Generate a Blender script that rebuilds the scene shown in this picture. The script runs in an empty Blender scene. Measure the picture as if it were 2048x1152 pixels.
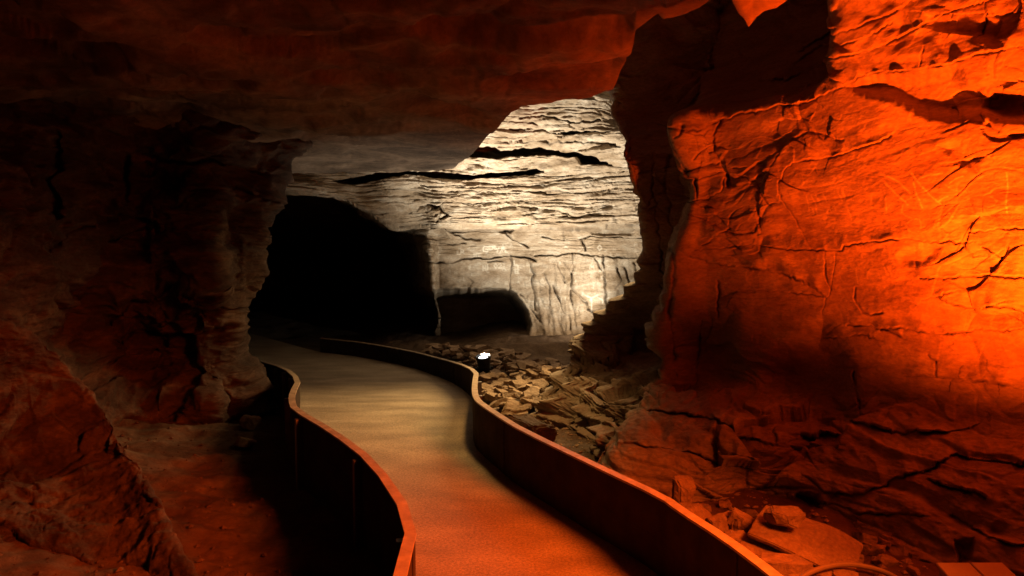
import bpy, bmesh, math, random
import numpy as np
from mathutils import Vector, Matrix

random.seed(7)
rng = np.random.default_rng(11)
scene = bpy.context.scene
COL = scene.collection

# ------------------------------------------------------------------ camera
W0, H0, F0 = 2048.0, 1152.0, 1450.0
CAM = np.array([0.0, 0.0, 1.70])
PITCH = math.radians(3.9)
cp, sp = math.cos(PITCH), math.sin(PITCH)
cam = bpy.data.cameras.new('camera'); cam_o = bpy.data.objects.new('camera', cam); COL.objects.link(cam_o)
cam_o.location = CAM; cam_o.rotation_euler = (math.pi/2 - PITCH, 0, 0)
cam.sensor_width = 36.0; cam.lens = F0/W0*36.0; cam.clip_end = 200; cam.clip_start = 0.05
scene.camera = cam_o


def ray(px, py):
    u = (np.asarray(px, float) - W0/2)/F0; v = -(np.asarray(py, float) - H0/2)/F0
    y = cp + v*sp; z = -sp + v*cp
    return u/y, z/y            # x and z per metre of depth


def W(px, py, d):
    a, b = ray(px, py)
    return np.stack([a*d + CAM[0], np.asarray(d)*1.0 + CAM[1] + 0*a, b*d + CAM[2]], -1)


def project(P):
    Q = P - CAM
    f = Q[..., 1]*cp - Q[..., 2]*sp
    up = Q[..., 1]*sp + Q[..., 2]*cp
    f = np.where(f > 0.05, f, 0.05)
    return W0/2 + F0*Q[..., 0]/f, H0/2 - F0*up/f


# ------------------------------------------------------------------ noise
_G = rng.normal(size=(256, 3)); _G /= np.linalg.norm(_G, axis=1)[:, None]


def _h(ix, iy, iz, seed):
    h = (ix.astype(np.int64)*73856093) ^ (iy.astype(np.int64)*19349663) ^ (iz.astype(np.int64)*83492791) ^ (seed*2654435)
    h = (h ^ (h >> 13))*1274126177
    return ((h ^ (h >> 16)) & 0x7fffffff)


def perlin(P, seed=0):
    I = np.floor(P); Fr = P - I; I = I.astype(np.int64)
    S = Fr*Fr*Fr*(Fr*(Fr*6 - 15) + 10)
    out = 0
    for a in (0, 1):
        for b in (0, 1):
            for c in (0, 1):
                g = _G[_h(I[..., 0]+a, I[..., 1]+b, I[..., 2]+c, seed) & 255]
                d = (g*(Fr - np.array([a, b, c]))).sum(-1)
                w = (S[..., 0] if a else 1-S[..., 0])*(S[..., 1] if b else 1-S[..., 1])*(S[..., 2] if c else 1-S[..., 2])
                out = out + d*w
    return out*1.5


def fbm(P, oct=4, seed=0, gain=.5, ridged=False):
    a, t, f = 1.0, 0.0, 1.0
    for k in range(oct):
        n = perlin(P*f + 17.3*k, seed + k)
        if ridged: n = 1 - 2*np.abs(n)
        t = t + a*n; a *= gain; f *= 2.03
    return t


def worley(P, seed=0):
    I = np.floor(P).astype(np.int64)
    F1 = np.full(P.shape[:-1], 9.0); F2 = F1.copy(); ID = np.zeros(P.shape[:-1], np.int64); DV = np.zeros(P.shape)
    for a in (-1, 0, 1):
        for b in (-1, 0, 1):
            for c in (-1, 0, 1):
                J = I + np.array([a, b, c])
                h = _h(J[..., 0], J[..., 1], J[..., 2], seed)
                o = np.stack([(h & 1023)/1023., ((h >> 10) & 1023)/1023., ((h >> 20) & 1023)/1023.], -1)
                dv = P - J - o; d = np.sqrt((dv*dv).sum(-1))
                m = d < F1; DV[m] = dv[m]
                F2 = np.where(m, F1, np.minimum(F2, d)); F1 = np.where(m, d, F1); ID = np.where(m, h, ID)
    return F1, F2, ID, DV


def sm(a, b, x):
    t = np.clip((x - a)/(b - a), 0, 1); return t*t*(3 - 2*t)


def rock(P, amp=1.0, tilt=0.0, seed=0, strata=1.0, blocks=1.0, fine=1.0, lay=5.0, cell=(0.9, 0.9, 1.9)):
    """rock relief in metres: bedding ledges, broken joint blocks, weathering"""
    warp = np.stack([fbm(P*0.9 + 3, 3, seed+1), fbm(P*0.9 + 9, 3, seed+2), fbm(P*0.9 + 21, 3, seed+3)], -1)
    d = 0.09*fbm(P*0.55, 3, seed+5)
    # bedding
    z = P[..., 2] + tilt*P[..., 0] + 0.10*warp[..., 2]
    s = 0
    for k, (f, a) in enumerate(((lay*.45, .075), (lay, .04), (lay*2.3, .018))):
        t = z*f; i = np.floor(t); fr = t - i
        zz = np.zeros_like(i, dtype=np.int64)
        r0 = (_h(i, zz, zz, seed+40+k) & 1023)/1023. - .5
        r1 = (_h(i+1, zz, zz, seed+40+k) & 1023)/1023. - .5
        m = .35 + .65*sm(-.3, .4, perlin(P*(.8+.8*k) + 5*k, seed+60+k))
        s = s + a*m*(r0 + (r1 - r0)*sm(.80, .98, fr))
        s = s - a*.55*m*np.exp(-((fr-.9)/.07)**2)*sm(-.2, .3, perlin(P*2.0 + 7*k, seed+70+k))
    d = d + strata*s
    # joint blocks
    if blocks:
        Q = (P + .28*warp)*np.array(cell)
        for sc, a in ((1.0, .07), (2.7, .024), (6.8, .008)):
            F1, F2, ID, DV = worley(Q*sc, seed+80)
            r = (ID & 255)/255. - .5
            rv = np.stack([((ID >> k_) & 255)/255. - .5 for k_ in (4, 12, 20)], -1)
            gate = sm(-.25, .25, perlin(P*1.1 + 31, seed+90))
            d = d + blocks*gate*a*(.6*r + 2.6*(rv*DV).sum(-1)) - blocks*gate*a*.22*np.exp(-((F2-F1)/.03)**2)
    d = d + fine*(.018*fbm(P*np.array([3.0, 3.0, 5.5]), 3, seed+6) + .006*fbm(P*np.array([8, 8, 15]), 3, seed+7, ridged=True)
                  + .003*fbm(P*np.array([26, 26, 40]), 2, seed+8))
    return amp*d


# ------------------------------------------------------------------ pixel space tracing helpers (base surface is projected once, then relief is carved)
def seg_dist(X, Y, pts):
    D = np.full(X.shape, 1e9); side = np.zeros(X.shape)
    for (ax, ay), (bx, by) in zip(pts[:-1], pts[1:]):
        dx, dy = bx-ax, by-ay; L = dx*dx + dy*dy + 1e-9
        t = np.clip(((X-ax)*dx + (Y-ay)*dy)/L, 0, 1)
        ex, ey = X-ax-t*dx, Y-ay-t*dy
        d = np.hypot(ex, ey); m = d < D
        D = np.where(m, d, D); side = np.where(m, np.sign(dx*(Y-ay) - dy*(X-ax)), side)
    return D, side


def near(X, Y, pts, r):
    p = np.array(pts, float)
    return (X > p[:, 0].min()-r) & (X < p[:, 0].max()+r) & (Y > p[:, 1].min()-r) & (Y < p[:, 1].max()+r)


def jitter(pts, amp, step=7, seed=0):
    r = random.Random(seed); out = [pts[0]]
    for (ax, ay), (bx, by) in zip(pts[:-1], pts[1:]):
        n = max(1, int(math.hypot(bx-ax, by-ay)/step))
        for k in range(1, n+1):
            t = k/n; j = amp if k < n else amp*.3
            out.append((ax+(bx-ax)*t + r.uniform(-j, j), ay+(by-ay)*t + r.uniform(-j, j)))
    return out


CRACK_SHADE = {}  # mask of the shade painted dark along traced cracks


def carve_line(depth, X, Y, pts, w=2.5, crack=.05, ledge=0.0, decay=40, seed=0, jit=1.6):
    """crack: metres pushed in along the line; ledge: metres the rock above the line stands proud"""
    pts = jitter(pts, jit*1.35, step=6, seed=seed)
    R = max(w*4, decay*3 if ledge else 0)
    m = near(X, Y, pts, R)
    if not m.any(): return
    x, y = X[m], Y[m]
    D, s = seg_dist(x, y, pts)
    vary = .35 + .9*sm(-.35, .45, perlin(np.stack([x/38., y/38., 0*x + seed*.7], -1), 5))
    w = max(1.5, w*.66)*(.55 + .6*vary)
    d = crack*vary*np.exp(-(D/w)**2)
    if 'a' in CRACK_SHADE: CRACK_SHADE['a'][m] = np.maximum(CRACK_SHADE['a'][m], np.clip(vary, 0, 1)*np.exp(-((D if not ledge else np.abs(D*s - 1.0))/(w*.62))**2))
    if ledge:
        p = np.array(pts); t0, t1 = p[0], p[-1]
        L = np.hypot(*(t1-t0)); al = ((x-t0[0])*(t1[0]-t0[0]) + (y-t0[1])*(t1[1]-t0[1]))/L/L
        fade = sm(-.12, .1, al)*sm(-.12, .1, 1-al)
        sd = D*s        # positive below the line (image y down) when traced left to right
        up = 1 - sm(-2.2, 1.2, sd)
        d = d - ledge*vary*fade*up*np.exp(-D/decay)
    depth[m] += d


def carve_poly(depth, X, Y, poly, deep=.3, edge=5, pts_jit=2.0, seed=0, floor=0):
    pts = jitter(list(poly)+[poly[0]], pts_jit, seed=seed); pts[-1] = pts[0]
    m = near(X, Y, pts, edge*2)
    if not m.any(): return
    x, y = X[m], Y[m]
    D, _ = seg_dist(x, y, pts)
    ins = np.zeros(x.shape, bool)
    for (ax, ay), (bx, by) in zip(pts[:-1], pts[1:]):
        if ay == by: continue
        c = ((ay > y) != (by > y)) & (x < (bx-ax)*(y-ay)/(by-ay) + ax)
        ins ^= c
    sd = np.where(ins, D, -D)
    depth[m] += deep*sm(-edge*.4, edge, sd)


# ------------------------------------------------------------------ lofted nets
def cr(A, counts, axis):
    """Catmull-Rom through control rows"""
    A = np.moveaxis(A, axis, 0); n = len(A); out = []
    for i in range(n-1):
        p0, p1, p2, p3 = A[max(i-1, 0)], A[i], A[i+1], A[min(i+2, n-1)]
        if i == 0: p0 = 2*p1 - p2
        if i == n-2: p3 = 2*p2 - p1
        k = counts[i]
        for t in np.arange(k)/k:
            # softened tangents keep strongly uneven nets from overshooting
            m1, m2 = (p2-p0)*.42, (p3-p1)*.42
            t2, t3 = t*t, t*t*t
            out.append((2*t3-3*t2+1)*p1 + (t3-2*t2+t)*m1 + (-2*t3+3*t2)*p2 + (t3-t2)*m2)
    out.append(A[-1])
    return np.moveaxis(np.array(out), 0, axis)


def counts_for(N, axis, step, lo=4, hi=160):
    X, Y = project(N)
    P = np.stack([X, Y], -1)
    P[..., 0] = np.clip(P[..., 0], -90, 2140); P[..., 1] = np.clip(P[..., 1], -90, 1230)
    d = np.linalg.norm(np.diff(P, axis=axis), axis=-1)
    wd = np.linalg.norm(np.diff(N, axis=axis), axis=-1)
    d = np.percentile(d, 80, axis=1-axis); wd = wd.max(axis=1-axis)
    return [int(min(hi, max(lo, a/step, b/.22))) for a, b in zip(d, wd)]


def normals(P):
    du = np.gradient(P, axis=1); dv = np.gradient(P, axis=0)
    n = np.cross(du, dv); n /= np.linalg.norm(n, axis=-1)[..., None] + 1e-12
    return n


def grid_obj(name, P, mat, kind='structure', flip=False, marks=None, parent=None):
    R, C = P.shape[:2]
    me = bpy.data.meshes.new(name)
    idx = np.arange(R*C).reshape(R, C)
    a, b, c, d = idx[:-1, :-1], idx[:-1, 1:], idx[1:, 1:], idx[1:, :-1]
    q = np.stack([a, b, c, d] if not flip else [a, d, c, b], -1).reshape(-1, 4)
    me.vertices.add(R*C); me.vertices.foreach_set('co', P.reshape(-1).astype(np.float32))
    me.loops.add(q.size); me.loops.foreach_set('vertex_index', q.reshape(-1).astype(np.int32))
    me.polygons.add(len(q)); me.polygons.foreach_set('loop_start', (np.arange(len(q))*4).astype(np.int32))
    me.polygons.foreach_set('use_smooth', np.ones(len(q), bool))
    me.update(calc_edges=True)
    for k, v in (marks or {}).items():
        at = me.attributes.new(k, 'FLOAT', 'POINT'); at.data.foreach_set('value', v.reshape(-1).astype(np.float32))
    me.materials.append(mat)
    o = bpy.data.objects.new(name, me); COL.objects.link(o)
    if kind: o['kind'] = kind
    if parent: o.parent = parent
    return o


# ------------------------------------------------------------------ materials
def rock_mat(name, ca, cb, cc, mark=None, bump=.5, rough=.88, scale=1.0, streak=True, spec=.25):
    m = bpy.data.materials.new(name); m.use_nodes = True
    nt = m.node_tree; N = nt.nodes; L = nt.links; N.clear()
    out = N.new('ShaderNodeOutputMaterial'); bs = N.new('ShaderNodeBsdfPrincipled')
    L.new(bs.outputs[0], out.inputs[0])
    tc = N.new('ShaderNodeTexCoord')
    mp = N.new('ShaderNodeMapping'); mp.inputs['Scale'].default_value = (scale, scale, scale*(2.6 if streak else 1))
    L.new(tc.outputs['Object'], mp.inputs[0])
    n1 = N.new('ShaderNodeTexNoise'); n1.inputs['Scale'].default_value = 2.2; n1.inputs['Detail'].default_value = 9; n1.inputs['Roughness'].default_value = .62
    n1.inputs['Distortion'].default_value = .6
    L.new(mp.outputs[0], n1.inputs[0])
    r = N.new('ShaderNodeValToRGB'); r.color_ramp.elements[0].position = .32; r.color_ramp.elements[1].position = .68
    r.color_ramp.elements[0].color = (*ca, 1); r.color_ramp.elements[1].color = (*cc, 1)
    e = r.color_ramp.elements.new(.5); e.color = (*cb, 1)
    L.new(n1.outputs[0], r.inputs[0])
    n2 = N.new('ShaderNodeTexNoise'); n2.inputs['Scale'].default_value = 21; n2.inputs['Detail'].default_value = 8; n2.inputs['Roughness'].default_value = .7
    L.new(mp.outputs[0], n2.inputs[0])
    r2 = N.new('ShaderNodeValToRGB'); r2.color_ramp.elements[0].position = .3; r2.color_ramp.elements[1].position = .66
    r2.color_ramp.elements[0].color = (.55, .52, .5, 1); r2.color_ramp.elements[1].color = (1.12, 1.1, 1.08, 1)
    L.new(n2.outputs[0], r2.inputs[0])
    mx = N.new('ShaderNodeMix'); mx.data_type = 'RGBA'; mx.blend_type = 'MULTIPLY'; mx.inputs[0].default_value = .8
    L.new(r.outputs[0], mx.inputs[6]); L.new(r2.outputs[0], mx.inputs[7])
    col = mx.outputs[2]
    for key, c in (mark or {}).items():
        at = N.new('ShaderNodeAttribute'); at.attribute_name = key
        mm = N.new('ShaderNodeMix'); mm.data_type = 'RGBA'
        L.new(at.outputs['Fac'], mm.inputs[0]); L.new(col, mm.inputs[6]); mm.inputs[7].default_value = (*c, 1)
        col = mm.outputs[2]
    L.new(col, bs.inputs['Base Color'])
    bs.inputs['Roughness'].default_value = rough
    bs.inputs['Specular IOR Level'].default_value = spec
    n3 = N.new('ShaderNodeTexNoise'); n3.inputs['Scale'].default_value = 26; n3.inputs['Detail'].default_value = 12; n3.inputs['Roughness'].default_value = .78
    L.new(mp.outputs[0], n3.inputs[0])
    n4 = N.new('ShaderNodeTexNoise'); n4.inputs['Scale'].default_value = 9; n4.inputs['Detail'].default_value = 8; n4.inputs['Distortion'].default_value = 1.2
    L.new(mp.outputs[0], n4.inputs[0])
    ad = N.new('ShaderNodeMath'); ad.operation = 'ADD'; L.new(n3.outputs[0], ad.inputs[0]); L.new(n4.outputs[0], ad.inputs[1])
    bp = N.new('ShaderNodeBump'); bp.inputs['Strength'].default_value = bump; bp.inputs['Distance'].default_value = .03
    L.new(ad.outputs[0], bp.inputs['Height']); L.new(bp.outputs[0], bs.inputs['Normal'])
    return m


M_wall = rock_mat('limestone', (.24, .18, .135), (.33, .26, .20), (.42, .35, .27), {'scratch': (.78, .70, .58), 'crack': (.045, .03, .02)}, bump=.5)  # the dark crack colour paints in the shade of the cracks
M_back = rock_mat('pale_limestone', (.20, .145, .09), (.37, .30, .22), (.50, .45, .37), {'scratch': (.85, .82, .72), 'mud': (.15, .085, .035), 'crack': (.05, .038, .028)}, bump=.7)  # crack shade is painted into the colour here too
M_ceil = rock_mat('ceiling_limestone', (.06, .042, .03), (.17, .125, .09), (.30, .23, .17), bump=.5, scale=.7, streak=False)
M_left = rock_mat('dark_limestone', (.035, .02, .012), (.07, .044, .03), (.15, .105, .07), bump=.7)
M_floor = rock_mat('cave_mud', (.07, .042, .022), (.115, .072, .042), (.17, .115, .07), bump=.5, streak=False)
M_stone = rock_mat('broken_stone', (.19, .125, .075), (.30, .21, .135), (.40, .30, .20), bump=.4, streak=False, scale=2)


def simple_mat(name, c, rough=.6, metal=0.0, noise=.25, scale=14, bump=.1, spec=.4):
    m = bpy.data.materials.new(name); m.use_nodes = True
    nt = m.node_tree; N = nt.nodes; L = nt.links; bs = N['Principled BSDF']
    tc = N.new('ShaderNodeTexCoord'); n = N.new('ShaderNodeTexNoise'); n.inputs['Scale'].default_value = scale; n.inputs['Detail'].default_value = 8
    n.inputs['Roughness'].default_value = .65
    L.new(tc.outputs['Object'], n.inputs[0])
    r = N.new('ShaderNodeValToRGB')
    r.color_ramp.elements[0].position = .3; r.color_ramp.elements[1].position = .7
    r.color_ramp.elements[0].color = (*[x*(1-noise) for x in c], 1); r.color_ramp.elements[1].color = (*[x*(1+noise) for x in c], 1)
    L.new(n.outputs[0], r.inputs[0]); L.new(r.outputs[0], bs.inputs['Base Color'])
    bs.inputs['Roughness'].default_value = rough; bs.inputs['Metallic'].default_value = metal
    bs.inputs['Specular IOR Level'].default_value = spec
    b = N.new('ShaderNodeBump'); b.inputs['Strength'].default_value = bump; b.inputs['Distance'].default_value = .01
    L.new(n.outputs[0], b.inputs['Height']); L.new(b.outputs[0], bs.inputs['Normal'])
    return m


# ------------------------------------------------------------------ walkway and parapets
def zwalk(y):
    return -0.42*sm(5.2, 12.5, np.asarray(y, float))


def solve(px, py, zf):
    """point on the ray through a pixel where its height equals zf(depth)"""
    a, b = ray(px, py)
    lo, hi = .8, 30.
    for _ in range(60):
        mid = (lo+hi)/2
        if CAM[2] + b*mid > zf(mid): lo = mid
        else: hi = mid
    return np.array([a*lo, lo, CAM[2] + b*lo])


def hpar(y):
    return float(.40 - .13*sm(5., 12., np.asarray(y, float)))


def chaikin(P, n=2):
    for _ in range(n):
        Q = [P[0]]
        for a, b in zip(P[:-1], P[1:]):
            Q += [a*.75+b*.25, a*.25+b*.75]
        Q.append(P[-1]); P = Q
    return np.array(P)


right_top = [(1542, 1149), (1444, 1076), (1359, 1022), (1322, 994), (1200, 937), (1041, 860), (1000, 835), (960, 808), (948, 796), (945, 781), (946, 765), (950, 742),
             (916, 726), (867, 713), (820, 701), (729, 685), (640, 676)]
left_top = [(809, 1151), (835, 1041), (755, 924), (675, 864), (594, 818), (588, 800), (589, 785), (602, 759), (573, 735), (529, 722), (495, 713), (440, 702)]


def plan(pts, pre, post, smooth):
    P = [solve(x, y, lambda t: float(zwalk(t)) + hpar(t)) for x, y in pts]
    P = [np.array([p[0], p[1]]) for p in P]
    P = [np.array(q) for q in pre] + P + [np.array(q) for q in post]
    return P


RP = plan(right_top, [(1.35, -3.0), (1.30, .2), (1.2, 1.8)], [], 2)
LP = plan(left_top, [(-.25, -3.0), (-.30, .5), (-.38, 1.8)], [], 2)
print('RP', [tuple(np.round(p, 2)) for p in RP]); print('LP', [tuple(np.round(p, 2)) for p in LP])
# keep kinks crisp near the camera, rounder far away
RC = chaikin(RP, 1); LC = chaikin(LP, 1)


def offset(P, d):
    T = np.gradient(P, axis=0); T /= np.linalg.norm(T, axis=1)[:, None]
    return P + np.stack([-T[:, 1], T[:, 0]], -1)*d


M_panel = simple_mat('parapet_panel', (.04, .028, .02), rough=.85, noise=.45, scale=6, bump=.3, spec=.08)
M_cap = simple_mat('parapet_cap', (.36, .28, .20), rough=.5, noise=.4, scale=12, bump=.3)
M_brk = simple_mat('steel', (.22, .2, .18), rough=.45, metal=.6)


def mesh_obj(name, V, Fc, mat, parent=None, smooth=False):
    me = bpy.data.meshes.new(name); me.from_pydata([tuple(map(float, v)) for v in V], [], Fc)
    me.materials.append(mat)
    if smooth: me.polygons.foreach_set('use_smooth', [True]*len(me.polygons))
    me.update()
    o = bpy.data.objects.new(name, me); COL.objects.link(o)
    if parent is not None: o.parent = parent
    return o


def tag(o, label, cat, group=None):
    o['label'] = label; o['category'] = cat
    if group: o['group'] = group
    return o


def empty(name, label, cat, group=None, loc=(0, 0, 0)):
    o = bpy.data.objects.new(name, None); o.location = loc; COL.objects.link(o); return tag(o, label, cat, group)


def ribbon_solid(P, a, b, z0, z1):
    """closed band along plan curve P between lateral offsets a..b and heights z0(y)..z1(y)"""
    A, B = offset(P, a), offset(P, b); V = []; Fc = []
    for p, q in zip(A, B):
        y = p[1]
        V += [(p[0], p[1], z0(y)), (q[0], q[1], z0(y)), (q[0], q[1], z1(y)), (p[0], p[1], z1(y))]
    n = len(A)
    for i in range(n-1):
        k, l = 4*i, 4*i+4
        for j in range(4):
            Fc.append((k+j, k+(j+1) % 4, l+(j+1) % 4, l+j))
    Fc += [(3, 2, 1, 0), (4*n-4, 4*n-3, 4*n-2, 4*n-1)]
    return V, Fc


def parapet(P, inner, label):
    root = empty('parapet_wall', label, 'parapet', 'low walls edging the walkway', (float(P[0][0]), float(P[0][1]), 0))
    Lx = -Vector(root.location)
    s = inner
    def add(name, a, b, z0, z1, m, PP=P):
        V, Fc = ribbon_solid(PP, a, b, z0, z1)
        V = [(v[0]+Lx[0], v[1]+Lx[1], v[2]) for v in V]
        return mesh_obj(name, V, Fc, m, root)
    zt = lambda y: float(zwalk(y)) + hpar(y)
    zm = lambda y: float(zwalk(y)) + hpar(y)*.47
    add('lower_panel', *sorted((0.0, -s*.034)), lambda y: float(zwalk(y)) - .35, lambda y: zm(y) - .003, M_panel)
    add('upper_panel', *sorted((0.003*s, -s*.034)), zm, lambda y: zt(y) - .012, M_panel)
    add('cap', *sorted((s*.008, -s*.044)), lambda y: zt(y) - .012, zt, M_cap)
    for d in np.arange(1.2, np.linalg.norm(np.diff(P, axis=0), axis=1).sum()-.3, 2.4):
        Lq = np.concatenate([[0], np.cumsum(np.linalg.norm(np.diff(P, axis=0), axis=1))])
        p0 = np.array([np.interp(d, Lq, P[:, 0]), np.interp(d, Lq, P[:, 1])]); p1 = np.array([np.interp(d+.05, Lq, P[:, 0]), np.interp(d+.05, Lq, P[:, 1])])
        t = (p1-p0)/np.linalg.norm(p1-p0); nn = np.array([-t[1], t[0]])*s
        zb = float(zwalk(p0[1])) + .01; zz = zt(p0[1]) - .014
        V = []
        for z in (zb, zz):
            for a_, b_ in ((-.022, .001), (.022, .001), (.022, .009), (-.022, .009)):
                q = p0 + t*a_ + nn*b_; V.append((q[0]+Lx[0], q[1]+Lx[1], z))
        mesh_obj('joint_strip', V, [(0, 1, 2, 3), (7, 6, 5, 4), (0, 4, 5, 1), (1, 5, 6, 2), (2, 6, 7, 3), (3, 7, 4, 0)], M_panel, root)
    # outer brackets
    L = np.concatenate([[0], np.cumsum(np.linalg.norm(np.diff(P, axis=0), axis=1))])
    T = np.gradient(P, axis=0); T /= np.linalg.norm(T, axis=1)[:, None]
    for d in np.arange(.6, L[-1], 1.1):
        i = int(np.searchsorted(L, d)); i = min(i, len(P)-1)
        p = P[i]; t = T[i]; nrm = np.array([-t[1], t[0]])*(-s)
        zb = float(zwalk(p[1])) - .3; zz = zt(p[1]) - .03
        c = p + nrm*.036; hw = .02
        V = []
        for z in (zb, zz):
            for a_, b_ in ((-hw, 0), (hw, 0), (hw, .045), (-hw, .045)):
                q = c + t*a_ + nrm*b_
                V.append((q[0]+Lx[0], q[1]+Lx[1], z))
        mesh_obj('post', V, [(0, 1, 2, 3), (7, 6, 5, 4), (0, 4, 5, 1), (1, 5, 6, 2), (2, 6, 7, 3), (3, 7, 4, 0)], M_brk, root)
    return root


parapet(RC, +1, 'long low brown wall curving along the right edge of the walkway, pale cap on top')
parapet(LC, -1, 'low dark wall with thin cap along the left edge of the walkway')


# walkway surface between the two walls
def walkway():
    m = bpy.data.materials.new('walkway_concrete'); m.use_nodes = True
    nt = m.node_tree; N = nt.nodes; L = nt.links; bs = N['Principled BSDF']
    tc = N.new('ShaderNodeTexCoord')
    n1 = N.new('ShaderNodeTexNoise'); n1.inputs['Scale'].default_value = 2.2; n1.inputs['Detail'].default_value = 6
    mp = N.new('ShaderNodeMapping'); mp.inputs['Scale'].default_value = (.8, 1.5, 1); L.new(tc.outputs['Object'], mp.inputs[0]); L.new(mp.outputs[0], n1.inputs[0])
    n2 = N.new('ShaderNodeTexNoise'); n2.inputs['Scale'].default_value = 62; n2.inputs['Detail'].default_value = 5; n2.inputs['Roughness'].default_value = .8
    L.new(tc.outputs['Object'], n2.inputs[0])
    r = N.new('ShaderNodeValToRGB'); r.color_ramp.elements[0].position = .3; r.color_ramp.elements[1].position = .7
    r.color_ramp.elements[0].color = (.26, .20, .135, 1); r.color_ramp.elements[1].color = (.46, .37, .26, 1)
    L.new(n1.outputs[0], r.inputs[0])
    r2 = N.new('ShaderNodeValToRGB'); r2.color_ramp.elements[0].position = .34; r2.color_ramp.elements[1].position = .64
    r2.color_ramp.elements[0].color = (.38, .38, .38, 1); r2.color_ramp.elements[1].color = (1.25, 1.25, 1.25, 1)
    L.new(n2.outputs[0], r2.inputs[0])
    mx = N.new('ShaderNodeMix'); mx.data_type = 'RGBA'; mx.blend_type = 'MULTIPLY'; mx.inputs[0].default_value = .85
    L.new(r.outputs[0], mx.inputs[6]); L.new(r2.outputs[0], mx.inputs[7]); L.new(mx.outputs[2], bs.inputs['Base Color'])
    rr = N.new('ShaderNodeMapRange'); rr.inputs[3].default_value = .5; rr.inputs[4].default_value = .85
    L.new(n1.outputs[0], rr.inputs[0]); L.new(rr.outputs[0], bs.inputs['Roughness'])
    bs.inputs['Specular IOR Level'].default_value = .35
    b = N.new('ShaderNodeBump'); b.inputs['Strength'].default_value = .6; b.inputs['Distance'].default_value = .006
    L.new(n2.outputs[0], b.inputs['Height']); L.new(b.outputs[0], bs.inputs['Normal'])

    def resample(P, n):
        L_ = np.concatenate([[0], np.cumsum(np.linalg.norm(np.diff(P, axis=0), axis=1))])
        t = np.linspace(0, L_[-1], n); return np.stack([np.interp(t, L_, P[:, 0]), np.interp(t, L_, P[:, 1])], -1)
    ext_r = np.array([(-7.0, 17.5)]); ext_l = np.array([(-7.8, 13.5)])
    A = resample(np.vstack([RC, ext_r]), 520); B = resample(np.vstack([LC, ext_l]), 520)
    K = 60; t = np.linspace(0, 1, K)[None, :, None]
    P2 = A[:, None]*(1-t) + B[:, None]*t
    z = zwalk(P2[..., 1]) + .006*perlin(np.dstack([P2[..., 0]*.5, P2[..., 1]*1.6, P2[..., 1]*0]), 3) + .003*perlin(np.dstack([P2[..., 0]*2, P2[..., 1]*5, P2[..., 1]*0]), 4)
    return grid_obj('walkway', np.dstack([P2, z]), m, flip=True)


walkway()

# ------------------------------------------------------------------ right wall
zrow = [-.6, -.15, .12, .36, .58, .80, 1.1, 1.5, 1.9, 2.25, 2.5, 2.80, 3.1, 3.5, 4.1, 5.0]
#         px,  depth
cols = [(3300, 2.0), (2750, 2.75), (2350, 3.45), (2048, 4.1), (1850, 4.6), (1680, 5.15), (1570, 5.55), (1480, 5.9), (1415, 6.2)]
# sideways profile (metres, negative = towards the path) for the right-hand and the left-hand half of the wall
offR = [-.75, -.72, -.55, -.36, -.05, .04, .02, .00, -.02, .0, .0, -.05, -.15, -.45, -1.0, -1.4]
offL = [-1.65, -1.55, -1.3, -.75, -.06, .02, .02, .00, -.04, .02, .06, .16, 1.2, 1.9, 2.2, 2.3]
corpx = [1235, 1240, 1255, 1286, 1325, 1306, 1334, 1342, 1374, 1380, 1350, 1332, 1320, 1312, 1305, 1300]
silpx = [1040, 1068, 1088, 1140, 1166, 1196, 1250, 1294, 1292, 1272, 1258, 1250, 1238, 1222, 1210, 1200]
silD = [6.6, 6.8, 7.1, 7.6, 8.0, 8.0, 7.7, 7.45, 7.35, 7.35, 7.4, 8.0, 8.7, 8.8, 8.8, 8.8]
NR = []
for i, z in enumerate(zrow):
    row = [(3.5+offR[i]*.5, -3.0, z), (3.5+offR[i]*.5, -.5, z)]
    for j, (px, d) in enumerate(cols):
        t = sm(1690, 1500, float(px))
        off = offR[i]*(1-t) + offL[i]*t
        x = (px-1024)/F0*d
        # move roughly along the wall normal (-.72, -.69)
        row.append((x + off*.75, d + off*.62, z))
    s = silpx[i]; D = silD[i]
    xs = (s-1024)/F0*D
    cD = 6.35 + offL[i]*(.62 if z < 2.8 else 1.1); cx = (corpx[i]-1024)/F0*cD + (offL[i]*.3 if z > 2.6 else 0)
    row.append((cx, cD, z)); sb = D - .12 if z > .5 else cD*.5+D*.5
    row.append((cx/cD*sb if z > .5 else (cx+xs)/2, sb, z))
    row.append((xs, D, z))
    k = 1 if z < .5 else .6
    row.append((xs + .05, D + .35, z)); row.append((xs + .7, D + 1.3, z)); row.append((xs + 1.7, D + 2.6, z)); row.append((xs+3.0, D+4.5, z)); row.append((xs+3.6, D+7.5, z))
    NR.append(row)
NR = np.array(NR[::-1], float)      # top row first
P = cr(cr(NR, counts_for(NR, 0, 1.75), 0), counts_for(NR, 1, 1.75), 1)
X, Y = project(P)
ncol_front = None
fold = np.zeros(P.shape[:2])
cc = np.cumsum([0]+counts_for(NR, 1, 1.75)); kfold = cc[13]
fold[:, kfold:] = 1
front = 1 - fold
nrm = normals(P)
if (nrm[P.shape[0]//2, kfold//2]*np.array([-1, -1, 0])).sum() < 0: nrm = -nrm
base_low = sm(.75, .45, P[..., 2])
d = rock(P, amp=.75, tilt=-.25, seed=3, strata=.5, blocks=1.0, fine=.55, lay=3.6, cell=(.75, .75, 1.5))
lowm = base_low > 0; d_low = np.zeros(P.shape[:2]); d_low[lowm] = rock(P[lowm], amp=1.0, tilt=.1, seed=9, strata=1.5, blocks=1.5, fine=1.1, lay=4.5, cell=(.9, .9, 2.9))
relief = d*(1-base_low) + d_low*base_low
carve = np.zeros(P.shape[:2]); CRACK_SHADE['a'] = np.zeros(P.shape[:2])
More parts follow.
